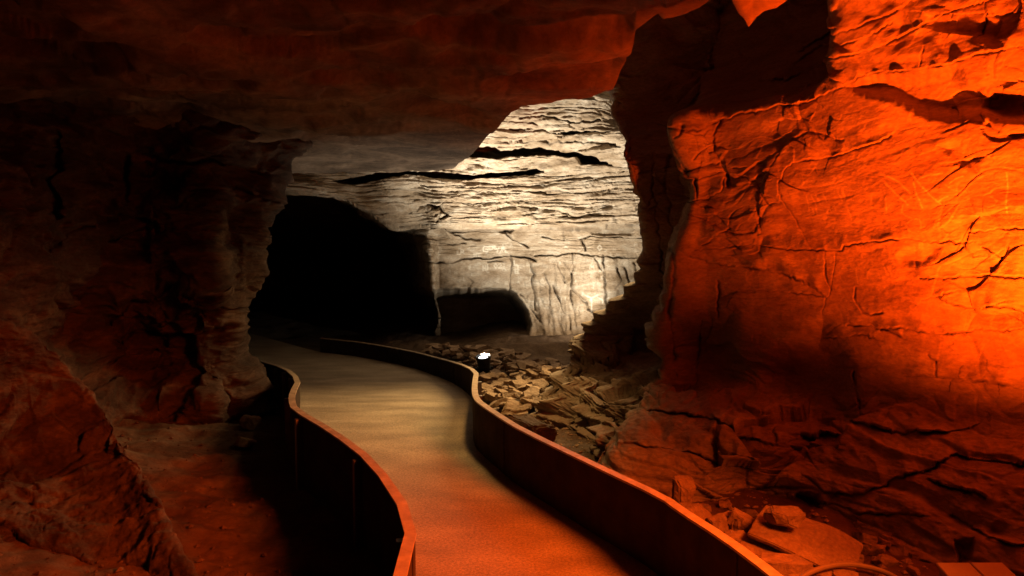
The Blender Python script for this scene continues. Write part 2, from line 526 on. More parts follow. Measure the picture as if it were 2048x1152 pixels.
Lr = [
 # pts, width, crack, ledge, decay
 ([(1333, 254), (1371, 260), (1398, 260), (1428, 246), (1441, 240), (1457, 239), (1481, 227), (1531, 221), (1563, 212), (1605, 204), (1634, 196), (1692, 172), (1726, 152), (1760, 143), (1800, 140), (1846, 139), (1886, 130), (1915, 127), (1944, 116), (1970, 106), (2018, 97), (2060, 90)], 3, .07, .11, 60),
 ([(1520, 158), (1570, 158), (1610, 142), (1660, 117), (1720, 105), (1765, 90), (1805, 72), (1850, 50), (1890, 27), (1940, 12), (1975, 2), (2040, -30)], 3, .06, .08, 50),
 ([(1600, 105), (1650, 75), (1700, 58), (1740, 40), (1790, 22), (1830, -5)], 3, .05, .06, 40),
 ([(1590, 130), (1640, 95), (1690, 88), (1740, 70), (1790, 40)], 2.5, .04, .03, 30),
 ([(1975, 35), (2010, 30), (2060, 20)], 2.5, .05, .05, 30),
 ([(1972, 5), (1976, 40), (1968, 70)], 2.5, .05, 0, 0),
 ([(1855, 90), (1850, 130)], 2, .03, 0, 0),
 ([(1566, 369), (1572, 352), (1583, 336), (1599, 326), (1634, 320), (1672, 313), (1700, 304), (1726, 296), (1760, 286), (1787, 272)], 2.6, .05, .05, 45),
 ([(1566, 369), (1567, 400), (1580, 420), (1590, 440), (1600, 460), (1610, 480), (1622, 500)], 2.4, .035, 0, 0),
 ([(1469, 336), (1501, 336), (1540, 330)], 2.2, .03, .02, 20),
 ([(1465, 350), (1490, 353), (1513, 366), (1530, 365), (1554, 363)], 2.4, .04, .03, 25),
 ([(1514, 368), (1528, 392), (1543, 412)], 2.2, .035, 0, 0),
 ([(1392, 360), (1419, 351), (1445, 341)], 2.5, .05, .04, 20),
 ([(1449, 338), (1452, 355), (1455, 372)], 3.6, .14, 0, 0),
 ([(1391, 362), (1392, 380), (1393, 398)], 3.6, .14, 0, 0),
 ([(1380, 404), (1405, 398), (1427, 391), (1442, 380), (1445, 357)], 2.4, .045, .03, 20),
 ([(1389, 319), (1395, 310), (1407, 301), (1430, 292)], 2.4, .045, .03, 20),
 ([(1443, 243), (1432, 258), (1428, 285), (1437, 310), (1447, 335)], 3.2, .08, 0, 0),
 ([(1343, 262), (1352, 290), (1372, 320), (1385, 345), (1392, 360)], 2.6, .05, 0, 0),
 ([(1366, 255), (1362, 270), (1356, 273)], 4.5, .12, 0, 0),
 ([(1404, 490), (1427, 475), (1460, 457)], 2.4, .05, .03, 20),
 ([(1460, 457), (1460, 430), (1475, 418), (1500, 408)], 2.2, .03, 0, 0),
 ([(1390, 500), (1440, 497), (1500, 488), (1560, 497), (1600, 500), (1650, 501), (1685, 500), (1689, 491), (1737, 484), (1763, 483), (1780, 479), (1834, 477), (1856, 483), (1893, 484), (1904, 479), (1915, 487), (1930, 485), (1956, 482)], 2.4, .05, .035, 35),
 ([(1930, 485), (1940, 499), (1952, 513), (1973, 511)], 2.4, .05, 0, 0),
 ([(1971, 493), (1982, 496), (1996, 504), (2010, 514), (2018, 504), (2022, 493)], 3, .06, .02, 20),
 ([(2010, 514), (2004, 527), (1997, 539)], 3, .05, 0, 0),
 ([(1939, 465), (1971, 462), (2006, 456), (2060, 456)], 2.6, .05, .04, 30),
 ([(1848, 555), (1900, 555), (1939, 552), (1999, 551), (2025, 553), (2060, 556)], 3.2, .08, .06, 40),
 ([(1882, 591), (1890, 599), (1913, 609), (1939, 615), (1960, 621), (1978, 618), (2004, 629), (2060, 650)], 2.4, .045, .045, 30),
 ([(1978, 612), (2017, 613), (2041, 625), (2060, 640)], 3, .06, .05, 30),
 ([(1850, 600), (1882, 591), (1905, 583), (1925, 580)], 2.2, .03, .02, 20),
 ([(1760, 660), (1800, 655), (1850, 664), (1900, 668), (1950, 660), (1989, 664), (2018, 661), (2060, 652)], 2.8, .04, .03, 30),
 ([(1690, 650), (1730, 652), (1765, 658), (1800, 672), (1812, 678)], 3, .06, .03, 30),
 ([(1640, 676), (1680, 677), (1720, 668), (1770, 684)], 2.8, .04, .03, 25),
 ([(1809, 751), (1866, 753), (1890, 755), (1926, 760), (1978, 768), (2060, 782)], 3, .055, .05, 40),
 ([(1869, 724), (1870, 752)], 2.4, .05, 0, 0),
 ([(1855, 710), (1869, 724)], 2, .03, 0, 0),
 ([(1708, 575), (1705, 596), (1709, 607), (1723, 625), (1744, 630), (1765, 625)], 2.6, .05, 0, 0),
 ([(1669, 508), (1666, 540), (1662, 562), (1658, 580), (1645, 604), (1640, 630)], 2.2, .035, 0, 0),
 ([(1648, 505), (1648, 539), (1652, 565), (1658, 580)], 2.2, .035, 0, 0),
 ([(1380, 512), (1440, 530), (1500, 536), (1560, 546), (1610, 568), (1645, 594)], 4, .05, .09, 55),
 ([(1470, 579), (1560, 583), (1640, 592)], 3, .03, .03, 25),
 ([(1436, 562), (1438, 600), (1437, 636)], 3, .08, 0, 0),
 ([(1707, 743), (1712, 790), (1716, 838)], 4, .10, 0, 0),
 ([(1300, 817), (1360, 826), (1413, 840), (1450, 858), (1498, 879), (1555, 885)], 4, .08, .08, 40),
 ([(1250, 893), (1300, 896), (1380, 898), (1441, 905), (1498, 924)], 4, .07, .07, 40),
 ([(1600, 852), (1640, 848), (1713, 851), (1760, 858), (1810, 866), (1860, 866), (1900, 857), (1930, 850)], 5, .10, .10, 45),
 ([(1849, 941), (1880, 925), (1911, 902), (1951, 919), (2000, 925), (2060, 938)], 4, .08, .07, 40),
 ([(1620, 960), (1651, 987), (1700, 992), (1730, 990), (1781, 958), (1830, 945)], 4, .08, .07, 40),
 ([(1860, 960), (1900, 975), (1950, 985), (1975, 1000)], 4, .07, .05, 35),
 ([(1900, 1026), (1940, 1050), (1979, 1077), (2024, 1094), (2060, 1100)], 4, .08, .06, 40),
 ([(1498, 940), (1498, 998), (1543, 1055)], 4, .09, 0, 0),
 ([(1620, 1065), (1640, 1072), (1700, 1095), (1770, 1117), (1830, 1122), (1894, 1140)], 4, .07, .06, 40),
 ([(1620, 1005), (1680, 1012), (1720, 1030), (1790, 1030), (1850, 1035)], 3.5, .05, .05, 30),
 ([(1390, 760), (1400, 700), (1404, 640)], 3.5, .05, 0, 0),
 ([(1340, 300), (1336, 380), (1345, 460), (1350, 540), (1342, 640), (1350, 720)], 5, .07, 0, 0),
 ([(1312, 290), (1310, 400), (1322, 500), (1316, 620)], 4, .05, 0, 0),
 ([(1150, 1000), (1170, 900), (1230, 800), (1300, 780)], 5, .08, 0, 0),
]
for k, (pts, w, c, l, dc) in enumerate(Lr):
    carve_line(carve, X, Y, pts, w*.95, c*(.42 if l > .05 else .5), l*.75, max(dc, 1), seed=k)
Pr = [
 ([(1802, 509), (1819, 497), (1856, 486), (1880, 487), (1891, 492), (1878, 517), (1858, 530), (1841, 533), (1811, 526)], .045, 12),
 ([(1700, 172), (1760, 150), (1850, 148), (1930, 130), (1950, 165), (1990, 185), (2070, 195), (2070, 245), (1960, 235), (1900, 240), (1860, 235), (1800, 200), (1740, 190)], .16, 26),
 ([(1985, 182), (2070, 188), (2070, 238), (2010, 238), (1975, 215)], .22, 12),
 ([(1888, 294), (1925, 282), (1950, 290), (1975, 315), (1960, 345), (1925, 330)], .05, 16),
 ([(1640, 640), (1690, 700), (1706, 760), (1712, 838), (1640, 850), (1560, 830), (1520, 770), (1560, 700)], .20, 45),
 ([(1350, 640), (1470, 620), (1480, 760), (1380, 800), (1290, 790)], .16, 40),
 ([(1914, 1086), (1957, 1082), (1953, 1128), (1920, 1131)], .08, 6),
 ([(1600, 985), (1640, 990), (1650, 1040), (1610, 1060), (1560, 1010)], .16, 12),
 ([(1580, 880), (1640, 870), (1645, 905), (1600, 920)], .08, 10),
]
for k, (pts, dp, ed) in enumerate(Pr): carve_poly(carve, X, Y, pts, dp, ed, seed=100+k)
carve *= front
# angular steps down the nose of the wall, where the bedding sticks out towards the path
colid = np.arange(P.shape[1])[None, :]*np.ones((P.shape[0], 1))
nose = sm(cc[11]-12, cc[11]+30, colid)
V = P + nrm*(relief*(1 + .7*nose*front))[..., None]
zz_ = V[..., 2] + .05*fbm(P*1.3, 3, 19); nst = 6.5
zq = (np.floor(zz_*nst) + sm(.72, 1., zz_*nst - np.floor(zz_*nst)))/nst
V[..., 0] += nose*sm(1.5, 1.15, P[..., 2])*.95*(zq - zz_ + .5/nst)
V[..., 0] += nose*sm(1.0, 1.3, P[..., 2])*.05*fbm(P*np.array([1, 1, 4.0]), 4, 23)
rr_ = (V - CAM); rr_ /= np.linalg.norm(rr_, axis=-1)[..., None]
V = V + rr_*carve[..., None]
# scratches
scr = np.zeros(P.shape[:2])
Sr = [[(1768, 350), (1785, 355), (1805, 366), (1829, 388)], [(1776, 366), (1795, 385), (1824, 410)], [(1830, 348), (1850, 372), (1870, 392), (1889, 410)],
      [(1846, 360), (1862, 353), (1894, 349)], [(1908, 369), (1920, 360), (1935, 354)], [(1884, 405), (1893, 398), (1904, 394)], [(1835, 365), (1840, 385), (1850, 405), (1853, 415)],
      [(2021, 348), (2022, 385), (2024, 425)], [(1814, 412), (1811, 424), (1820, 432), (1832, 436)], [(1825, 445), (1838, 436), (1850, 440), (1853, 455), (1845, 466), (1830, 462), (1822, 450)],
      [(1906, 425), (1915, 434)], [(1930, 432), (1955, 430), (1975, 436)], [(1615, 395), (1618, 420)], [(1625, 392), (1634, 412)], [(1634, 390), (1642, 408)], [(1648, 388), (1655, 404)],
      [(1625, 418), (1627, 430)], [(1632, 418), (1634, 430)], [(1655, 425), (1660, 415), (1664, 424)], [(1666, 416), (1672, 412), (1674, 420)], [(1680, 385), (1688, 402)], [(1690, 384), (1694, 398)],
      [(1522, 345), (1527, 352)], [(1532, 344), (1533, 350), (1540, 346)], [(1735, 540), (1737, 556)], [(1712, 540), (1716, 566)], [(1770, 528), (1780, 548)], [(1780, 530), (1790, 552)],
      [(1748, 394), (1748, 414)], [(1778, 396), (1780, 424)], [(1700, 420), (1706, 440)], [(1718, 444), (1726, 440)], [(1960, 340), (1966, 352)], [(1545, 195), (1556, 206)], [(1555, 165), (1562, 170), (1570, 163)],
      [(1620, 140), (1622, 150)], [(1632, 134), (1636, 148)], [(1900, 372), (1912, 380), (1930, 384)], [(1990, 395), (2005, 402), (2000, 412), (1988, 416)]]
for k, pts in enumerate(Sr):
    m = near(X, Y, pts, 8)
    if m.any():
        D, _ = seg_dist(X[m], Y[m], jitter(pts, .7, seed=k))
        scr[m] = np.maximum(scr[m], (.55 if k < 8 else .3)*np.exp(-(D/1.6)**2))
scr *= front
grid_obj('cave_wall_right', V, M_wall, marks={'scratch': scr, 'crack': CRACK_SHADE['a']*front*.85})

# ------------------------------------------------------------------ back wall with the far vault and the mouth of the dark tunnel
pxs = [380, 480, 560, 640, 720, 780, 830, 880, 950, 1030, 1120, 1210, 1300, 1400, 1520]
pys = [60, 130, 190, 230, 270, 310, 345, 385, 425, 470, 520, 580, 630, 670, 700, 740]
Dc = [9.0, 9.6, 10.1, 10.5, 11.0, 11.7, 12.2, 12.9, 13.6, 14.0, 14.1, 14.2, 14.2, 14.1, 13.9, 13.4]
NB = []
mouth = {380: 330, 480: 360, 560: 385, 640: 392, 720: 420, 780: 455}      # lower edge of the tunnel's roof
for i, py in enumerate(pys):
    row = []
    for px in pxs:
        D = Dc[i]
        D *= 1 - .0001*max(0, px-1100)*(1 if py > 300 else .5)*1.6
        if px > 1200 and py < 250: D += 1.6*min(1, (px-1200)/100)
        if px < 830:
            m = mouth[px]
            Dm = {380: 11., 480: 11., 560: 11.2, 640: 11.5, 720: 12.2, 780: 13.}[px]
            py = [60, 130, 190, 230, 270, min(310, m-34), min(345, m-16), m-4, m+2, m+12, 520, 580, 630, 670, 700, 740][i]
            D = min(D, Dm) if i < 7 else Dm + [0, 1.0, 8.0, 15, 16, 17, 17, 17, 17][i-7]
        if px == 830 and py > 440: D += .5; px += [0, 6, 14, 4, 18, 30, 34, 30][min(7, (py-440)//30)]
        row.append(W(px, py, D))
    NB.append(row)
NB = np.array(NB)
P = cr(cr(NB, counts_for(NB, 0, 1.3), 0), counts_for(NB, 1, 1.7), 1)
X, Y = project(P)
nrm = normals(P)
if nrm[P.shape[0]//2, P.shape[1]*3//4][1] > 0: nrm = -nrm
vault = sm(470, 430, Y)
d = vault*rock(P*np.array([.55, 1, 1]), amp=1.0, seed=21, strata=1.25, blocks=.45, fine=1.5, lay=9.0, cell=(.6, .8, 2.4)) \
    + (1-vault)*rock(P, amp=.8, seed=25, strata=.5, blocks=.4, fine=1.0, lay=4.0)
# upright fluting of the lower wall
fl = fbm(np.stack([P[..., 0]*3.2 + .35*P[..., 2], P[..., 1]*.1, P[..., 2]*.75], -1), 4, 33, ridged=True)
d += (1-vault)*sm(500, 520, Y)*sm(1020, 1080, X)*.05*(fl-.6)
carve = np.zeros(P.shape[:2])
hz = P[..., 2] + .05*fbm(P*.8, 3, 47)
for fz, fx, a_, th in ((5, .3, .03, .25), (13, .5, .06, .22), (28, .8, .05, .15), (60, 1.9, .03, .1)):
    if fz == 5: CRACK_SHADE['a'] = np.zeros(P.shape[:2])
    nn_ = perlin(np.stack([P[..., 0]*fx + .6*perlin(P*2, 48), hz*fz, P[..., 1]*.15], -1), 49 + int(fz))
    carve += vault*a_*sm(th, th+.22, nn_) + (1-vault)*.25*a_*sm(th+.1, th+.3, nn_)*sm(560, 500, Y)
Lb = [
 ([(800, 452), (850, 455), (900, 462), (960, 463), (1020, 464), (1060, 452), (1120, 458), (1180, 455), (1240, 452), (1290, 449), (1320, 449)], 3.2, .14, .12, 30),
 ([(900, 440), (950, 433), (1000, 434), (1060, 424), (1110, 420), (1150, 430), (1200, 425), (1300, 420)], 2.2, .06, .06, 18),
 ([(850, 425), (900, 405), (950, 412), (1000, 408), (1080, 402), (1160, 398), (1280, 402)], 2.2, .05, .05, 18),
 ([(840, 524), (905, 526), (930, 517), (960, 516), (978, 518), (1020, 511), (1048, 514), (1070, 521)], 2.6, .12, .05, 24),
 ([(1070, 512), (1110, 511), (1150, 506), (1200, 512), (1250, 514), (1310, 514)], 2.4, .10, .06, 26),
 ([(975, 524), (990, 522), (1012, 524)], 2.2, .07, .03, 15),
 ([(1022, 512), (1024, 530), (1020, 560), (1018, 590)], 2.0, .06, 0, 0),
 ([(1055, 515), (1062, 535), (1068, 548), (1063, 560), (1068, 590), (1070, 620)], 2.0, .07, 0, 0),
 ([(1145, 506), (1147, 530), (1143, 548)], 3.0, .16, 0, 0),
 ([(1143, 548), (1141, 590), (1145, 615), (1150, 630), (1152, 655)], 2.0, .07, 0, 0),
 ([(1128, 525), (1140, 545)], 2, .06, 0, 0),
 ([(1207, 510), (1209, 550), (1211, 595), (1213, 620), (1215, 645)], 2.6, .12, 0, 0),
 ([(1188, 510), (1200, 535), (1212, 552)], 2, .06, 0, 0),
 ([(1145, 580), (1158, 590), (1165, 600), (1174, 606), (1176, 618)], 3.0, .12, .03, 12),
 ([(1176, 618), (1190, 628), (1196, 640), (1197, 655)], 2.2, .08, 0, 0),
 ([(1235, 535), (1245, 560), (1232, 575)], 2.2, .08, 0, 0), ([(1250, 535), (1258, 560), (1266, 578)], 2.2, .08, 0, 0),
 ([(1268, 525), (1275, 545), (1282, 556)], 2.2, .06, 0, 0), ([(1165, 480), (1172, 500)], 2.6, .09, 0, 0),
 ([(1112, 520), (1124, 548), (1130, 565)], 2, .05, 0, 0), ([(1087, 545), (1098, 570), (1100, 610)], 2, .05, 0, 0),
 ([(1105, 570), (1118, 600), (1126, 625), (1138, 630), (1140, 660)], 2, .06, 0, 0),
 ([(1040, 590), (1058, 610), (1070, 630), (1085, 650)], 2, .05, 0, 0), ([(1060, 640), (1060, 690)], 2, .03, 0, 0),
 ([(1127, 450), (1129, 480)], 3, .12, 0, 0), ([(860, 470), (880, 486), (905, 490), (930, 486)], 2.4, .07, .03, 15),
 ([(1010, 464), (1026, 480), (1045, 488), (1057, 495)], 2.4, .07, .02, 10), ([(905, 465), (930, 478), (960, 480)], 2.2, .06, 0, 0),
 ([(1085, 472), (1110, 478), (1160, 478), (1180, 470)], 2.2, .06, .03, 15),
 ([(1180, 470), (1230, 472), (1290, 475)], 2.2, .07, .04, 15),
 ([(840, 375), (900, 372), (980, 366), (1060, 372), (1160, 362), (1260, 366)], 2.0, .04, .05, 12),
 ([(760, 385), (850, 390), (930, 383), (1020, 388), (1100, 380), (1200, 386), (1280, 380)], 2.0, .04, .05, 12),
 ([(820, 430), (850, 415), (880, 420), (895, 432), (880, 440)], 3, .10, 0, 0),
 ([(870, 432), (880, 425), (872, 445)], 4, .12, 0, 0),
 ([(1020, 262), (1060, 258), (1110, 266), (1150, 262), (1210, 270)], 2.6, .12, .05, 15),
 ([(1010, 285), (1060, 282), (1100, 290), (1150, 286), (1240, 296)], 2.2, .08, .05, 12),
 ([(1040, 240), (1090, 236), (1140, 244), (1200, 240)], 2.2, .07, .04, 12),
]
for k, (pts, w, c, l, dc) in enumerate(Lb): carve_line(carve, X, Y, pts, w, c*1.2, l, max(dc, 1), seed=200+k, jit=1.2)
Pb = [
 # long slots below the vault
 ([(665, 362), (700, 357), (735, 350), (760, 346), (800, 342), (850, 340), (900, 343), (925, 346), (950, 349), (975, 345), (1010, 340), (1040, 336), (1075, 332), (1088, 340), (1060, 348), (1020, 350), (990, 353), (960, 354), (930, 361), (880, 358), (820, 357), (770, 361), (730, 366), (690, 366)], 1.1, 3),
 ([(932, 313), (945, 303), (955, 296), (990, 294), (1003, 299), (1030, 296), (1070, 293), (1110, 300), (1150, 306), (1190, 316), (1225, 331), (1190, 330), (1150, 320), (1110, 310), (1060, 310), (1000, 314), (960, 314)], 1.1, 3),
 ([(1055, 252), (1066, 247), (1074, 254)], .35, 3), ([(1120, 262), (1140, 256), (1160, 258), (1220, 262), (1150, 268), (1130, 272)], .5, 3),
 # niche low on the left of the wall
 ([(800, 583), (900, 582), (1000, 582), (1022, 586), (1040, 605), (1052, 622), (1058, 650), (1050, 680), (1040, 760), (800, 760)], 2.3, 16),
 ([(805, 470), (825, 466), (850, 468), (858, 490), (850, 505), (830, 500), (815, 490)], .25, 6),
 ([(1165, 458), (1210, 455), (1285, 455), (1260, 468), (1200, 468)], .16, 6),
]
for k, (pts, dp, ed) in enumerate(Pb): carve_poly(carve, X, Y, pts, dp, ed, seed=300+k, pts_jit=1.6)
V = P + nrm*d[..., None]
rr_ = (V - CAM); rr_ /= np.linalg.norm(rr_, axis=-1)[..., None]
V = V + rr_*carve[..., None]
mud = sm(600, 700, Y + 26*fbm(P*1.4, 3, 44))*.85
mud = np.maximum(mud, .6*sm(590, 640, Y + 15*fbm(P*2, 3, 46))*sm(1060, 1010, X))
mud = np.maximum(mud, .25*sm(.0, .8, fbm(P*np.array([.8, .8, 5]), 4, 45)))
scr = np.zeros(P.shape[:2])
GL = {'G': [[(1, .1), (.2, 0), (0, .5), (.1, 1), (1, 1), (1, .55), (.5, .55)]], 'E': [[(1, 0), (0, 0), (0, 1), (1, 1)], [(0, .5), (.7, .5)]], 'R': [[(0, 1), (0, 0), (.9, .1), (.9, .45), (0, .5), (1, 1)]],
      'Y': [[(0, 0), (.5, .5), (1, 0)], [(.5, .5), (.4, 1)]], 'A': [[(0, 1), (.5, 0), (1, 1)], [(.2, .6), (.8, .6)]], 'H': [[(0, 0), (0, 1)], [(1, 0), (1, 1)], [(0, .5), (1, .5)]],
      'I': [[(.5, 0), (.5, 1)]], '0': [[(.5, 0), (0, .5), (.5, 1), (1, .5), (.5, 0)]], '2': [[(0, .2), (.6, 0), (1, .3), (0, 1), (1, 1)]], 'M': [[(0, 1), (.1, 0), (.5, .6), (.9, 0), (1, 1)]],
      'L': [[(0, 0), (0, 1), (.9, 1)]], '/': [[(1, 0), (0, 1)]], 'J': [[(1, 0), (.9, 1), (0, .8)]], 'C': [[(1, .1), (.1, .3), (.1, .8), (1, 1)]]}
txt = [('G', 966, 493, 10, 10, 1), ('E', 978, 492, 5, 8, 1), ('R', 985, 491, 6, 8, 1), ('Y', 992, 496, 6, 9, .9), ('/', 1000, 496, 5, 9, .9), ('A', 1004, 494, 6, 9, .8), ('L', 1011, 496, 4, 9, .6),
       ('H', 966, 532, 5, 10, .8), ('I', 973, 530, 4, 10, .8), ('0', 988, 528, 7, 9, .7), ('2', 997, 528, 6, 9, .7), ('A', 1005, 533, 6, 8, .6),
       ('I', 946, 507, 4, 6, .7), ('C', 951, 507, 5, 6, .6), ('E', 957, 507, 4, 6, .6), ('L', 915, 502, 6, 7, .5), ('R', 922, 500, 6, 7, .5), ('L', 1028, 522, 8, 9, .8), ('I', 1034, 532, 4, 14, .7), ('E', 1030, 540, 8, 7, .7),
       ('Y', 1170, 590, 26, 12, .7), ('I', 1178, 598, 10, 26, .7), ('Y', 1196, 595, 22, 12, .8), ('0', 1196, 489, 8, 12, .5), ('M', 1180, 530, 8, 8, .45), ('H', 1200, 535, 6, 8, .45)]
r_ = random.Random(5)
for k in range(70):
    x = r_.uniform(850, 1280); y = r_.choice([r_.uniform(486, 508), r_.uniform(520, 560), r_.uniform(560, 600)])
    if x < 1060 and y > 572: continue
    txt.append((r_.choice('IRLAHJC'), x, y, r_.uniform(3, 5), r_.uniform(4, 7), r_.uniform(.2, .45)))
for ch, x, y, w, h, s in txt:
    for st in GL[ch]:
        pts = [(x+a*w, y+b*h) for a, b in st]
        m = near(X, Y, pts, 5)
        if m.any():
            D, _ = seg_dist(X[m], Y[m], pts); scr[m] = np.maximum(scr[m], s*.75*np.exp(-(D/1.1)**2))
grid_obj('cave_wall_back', V, M_back, marks={'scratch': scr, 'mud': mud, 'crack': CRACK_SHADE['a']*.8})
CRACK_SHADE.clear()

# ------------------------------------------------------------------ near ceiling slab
epx = [-1400, -600, 0, 400, 560, 640, 700, 780, 850, 905, 935, 950, 985, 1008, 1022, 1100, 1180, 1225, 1236, 1250, 1262, 1272, 1300, 1322, 1333, 1365, 1400, 1425, 1455, 1470, 1488, 1505, 1530, 1560, 1580, 1600, 1700, 1850, 2300, 3200]
epy = [420, 400, 380, 360, 350, 346, 344, 342, 340, 338, 316, 304, 268, 245, 222, 205, 190, 180, 165, 138, 105, 66, 42, 33, 46, 38, 22, 2, -8, 0, 36, 62, 34, 24, 8, -25, -60, -110, -230, -420]
xs = np.concatenate([np.arange(-1400, -100, 12), np.arange(-100, 1180, 3.4), np.arange(1180, 1620, 1.7), np.arange(1620, 3200, 8)])
ey = np.interp(xs, epx, epy) + 5*fbm(np.stack([xs/60, xs*0, xs*0], -1), 4, 95)
tt = np.linspace(0, 1, 330)**.8
top = -1500.
XX = np.repeat(xs[None], len(tt), 0); YY = top + (ey[None]-top)*tt[:, None]
a, b = ray(XX, YY)


def zceil(px, py, D):
    return 2.78 - .012*D + 0*px


D = np.full(XX.shape, 4.)
for _ in range(30):
    x = a*D
    zc = 2.80 - .012*D - .10*sm(-1.5, -4.0, x) + .30*sm(0.6, 2.6, x)*sm(5.5, 3.0, D)
    Dn = (zc-CAM[2])/np.maximum(b, .02)
    D = .5*D + .5*np.clip(Dn, .3, 11.6)
P = np.stack([a*D, D, CAM[2]+b*D], -1)
# turn the slab's far edge up so it has thickness
ups = []
for k, (dy, dz) in enumerate(((.03, .03), (.05, .10), (.06, .2), (.05, .35), (.03, .55), (.0, .8), (-.05, 1.1), (-.1, 1.5), (-.4, 1.9))):
    Q = P[-1].copy(); Q[:, 1] += dy*3; Q[:, 2] += dz; ups.append(Q)
P0 = P; P = np.concatenate([P, np.array(ups)], 0)
X, Y = project(P0)
nr = np.zeros_like(P); nr[:, :, 2] = -1.0; nr[-9:, :, 2] = -.2; nr[-9:, :, 1] = .6
Pn = P*np.array([1.0, .55, 1.0])
lay = P[..., 2]*0
wz = fbm(np.stack([P[..., 0]*.5, P[..., 1]*.28, P[..., 2]*0], -1), 4, 51)
terr = np.zeros_like(wz)
for f, a_ in ((3.2, .11), (7.5, .045)):
    t = (wz + .25*perlin(P*np.array([.9, .5, 0]), 52))*f; i = np.floor(t); terr += .22*a_*((i + sm(.72, 1., t-i)) - t*.35)*.8
d = .13*fbm(Pn*np.array([.45, 1.1, 0]), 2, 50) - .13*sm(.08, .5, perlin(Pn*np.array([.8, 2.1, 0]) + .5*wz[..., None], 58)) - .06*sm(.1, .42, perlin(Pn*np.array([1.9, 4.4, 0]) + .6*wz[..., None], 59)) - .02*sm(.1, .4, perlin(Pn*np.array([4.2, 9, 0]) + .6*wz[..., None], 60)) + terr + .022*fbm(Pn*np.array([1.6, 3.2, 0]), 3, 53) + .005*fbm(Pn*np.array([6, 8, 0]), 3, 54) + .001*fbm(Pn*np.array([22, 16, 1]), 2, 55)
F1, F2, ID, DV = worley(P*np.array([.8, .45, 0]) + .3*wz[..., None], 57)
d += .02*(((ID & 255)/255.)-.5) + .05*((((ID >> 8) & 255)/255.-.5)*DV[..., 0] + (((ID >> 16) & 255)/255.-.5)*DV[..., 1]) - .008*np.exp(-((F2-F1)/.04)**2)
edgef = np.ones(P.shape[:2]); n0 = P0.shape[0]
edgef[:n0] = 1-.75*sm(.93, 1., tt)[:, None]; edgef[n0:] = .3
V = P + nr*(d*edgef)[..., None]
# far edge must stay above the sight line of the slot
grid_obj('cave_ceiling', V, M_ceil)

# roof high above the recess on the right and over the far vault
gx, gy = np.meshgrid(np.arange(-10, 8, .12), np.arange(-4, 24, .14))
R_ = np.stack([gx, gy, 5.2 + .3*perlin(np.dstack([gx*.5, gy*.5, gx*0]), 61) + 0*gx], -1)
grid_obj('cave_roof', R_, M_ceil)

# ------------------------------------------------------------------ left wall
zl = [-.6, 0.0, .25, .5, .75, 1.0, 1.35, 1.7, 2.05, 2.4, 2.7, 3.1]
silL = [512, 494, 474, 460, 456, 462, 500, 512, 530, 560, 592, 626]     # px of the buttress' edge
rowsL = []
for i, z in enumerate(zl):
    s = silL[i]; D = 7.9
    xs_ = (s-1024)/F0*D
    und = [-.1, 0, .35, .5, .45, .3, .0, -.05, -.1, -.15, -.4, -.9][i]     # hollow at the foot
    row = [(xs_-4.2, D+6.5, z), (xs_-3.2, D+3.6, z), (xs_-1.2, D+1.6, z), (xs_-.18, D+.45, z), (xs_, D, z), (xs_-.22, D-.32, z)]
    for px, d_ in ((420, 7.3), (310, 7.35), (200, 6.9), (90, 6.1), (-60, 5.3), (-300, 4.2), (-700, 3.0)):
        q = d_ + und*(1 if px > 100 else .3)
        row.append(((px-1024)/F0*q, q, z))
    row += [(-3.9+und*-.2, 1.2, z), (-3.8, -.8, z), (-3.6, -3.2, z)]
    rowsL.append(row)
NL = np.array(rowsL[::-1], float)
P = cr(cr(NL, counts_for(NL, 0, 2.2), 0), counts_for(NL, 1, 2.6), 1)
X, Y = project(P)
nrm = normals(P)
if nrm[P.shape[0]//2, P.shape[1]*2//3][0] < 0: nrm = -nrm
d = rock(P, amp=1.25, tilt=.35, seed=71, strata=1.2, blocks=1.2, fine=1.4, lay=3.2, cell=(.8, .8, 1.3))
d += .10*fbm(np.stack([P[..., 0]*1.4+P[..., 2]*.9, P[..., 1]*.8, P[..., 2]*1.8-P[..., 0]*.8], -1), 3, 77, ridged=True)
carve = np.zeros(P.shape[:2])
for k, (pts, w, c, l, dc) in enumerate([
    ([(60, 500), (130, 450), (220, 425), (330, 440)], 6, .12, .15, 40), ([(190, 480), (250, 455), (330, 445), (340, 470)], 6, .15, .12, 35),
    ([(200, 640), (230, 600), (270, 590), (350, 560), (420, 570)], 6, .15, .15, 45), ([(180, 730), (200, 680), (260, 660), (400, 660), (450, 650)], 7, .15, .15, 45),
    ([(70, 430), (80, 350), (75, 260)], 8, .2, 0, 0), ([(240, 400), (245, 300)], 7, .15, 0, 0), ([(280, 300), (420, 320), (540, 345)], 5, .1, .15, 50),
    ([(400, 380), (470, 370), (560, 400)], 5, .1, .1, 40), ([(425, 560), (470, 570), (530, 572)], 5, .12, .1, 30)]):
    carve_line(carve, X, Y, pts, w, c, l, max(dc, 1), seed=400+k)
V = P + nrm*d[..., None]
rr_ = (V - CAM); rr_ /= np.linalg.norm(rr_, axis=-1)[..., None]
V = V + rr_*(carve*sm(600, 560, X))[..., None]
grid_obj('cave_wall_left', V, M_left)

# closing rock behind the viewer and at the tunnel's end keeps the cave shut
for nm, y, x0, x1 in (('cave_wall_behind', -3.1, -5, 5),):
    gx, gz = np.meshgrid(np.arange(x0, x1, .15), np.arange(-.6, 5.4, .15))
    Q = np.stack([gx, gx*0+y, gz], -1); Q[..., 1] += .3*fbm(Q*.8, 3, 65)
    grid_obj(nm, Q, M_left)

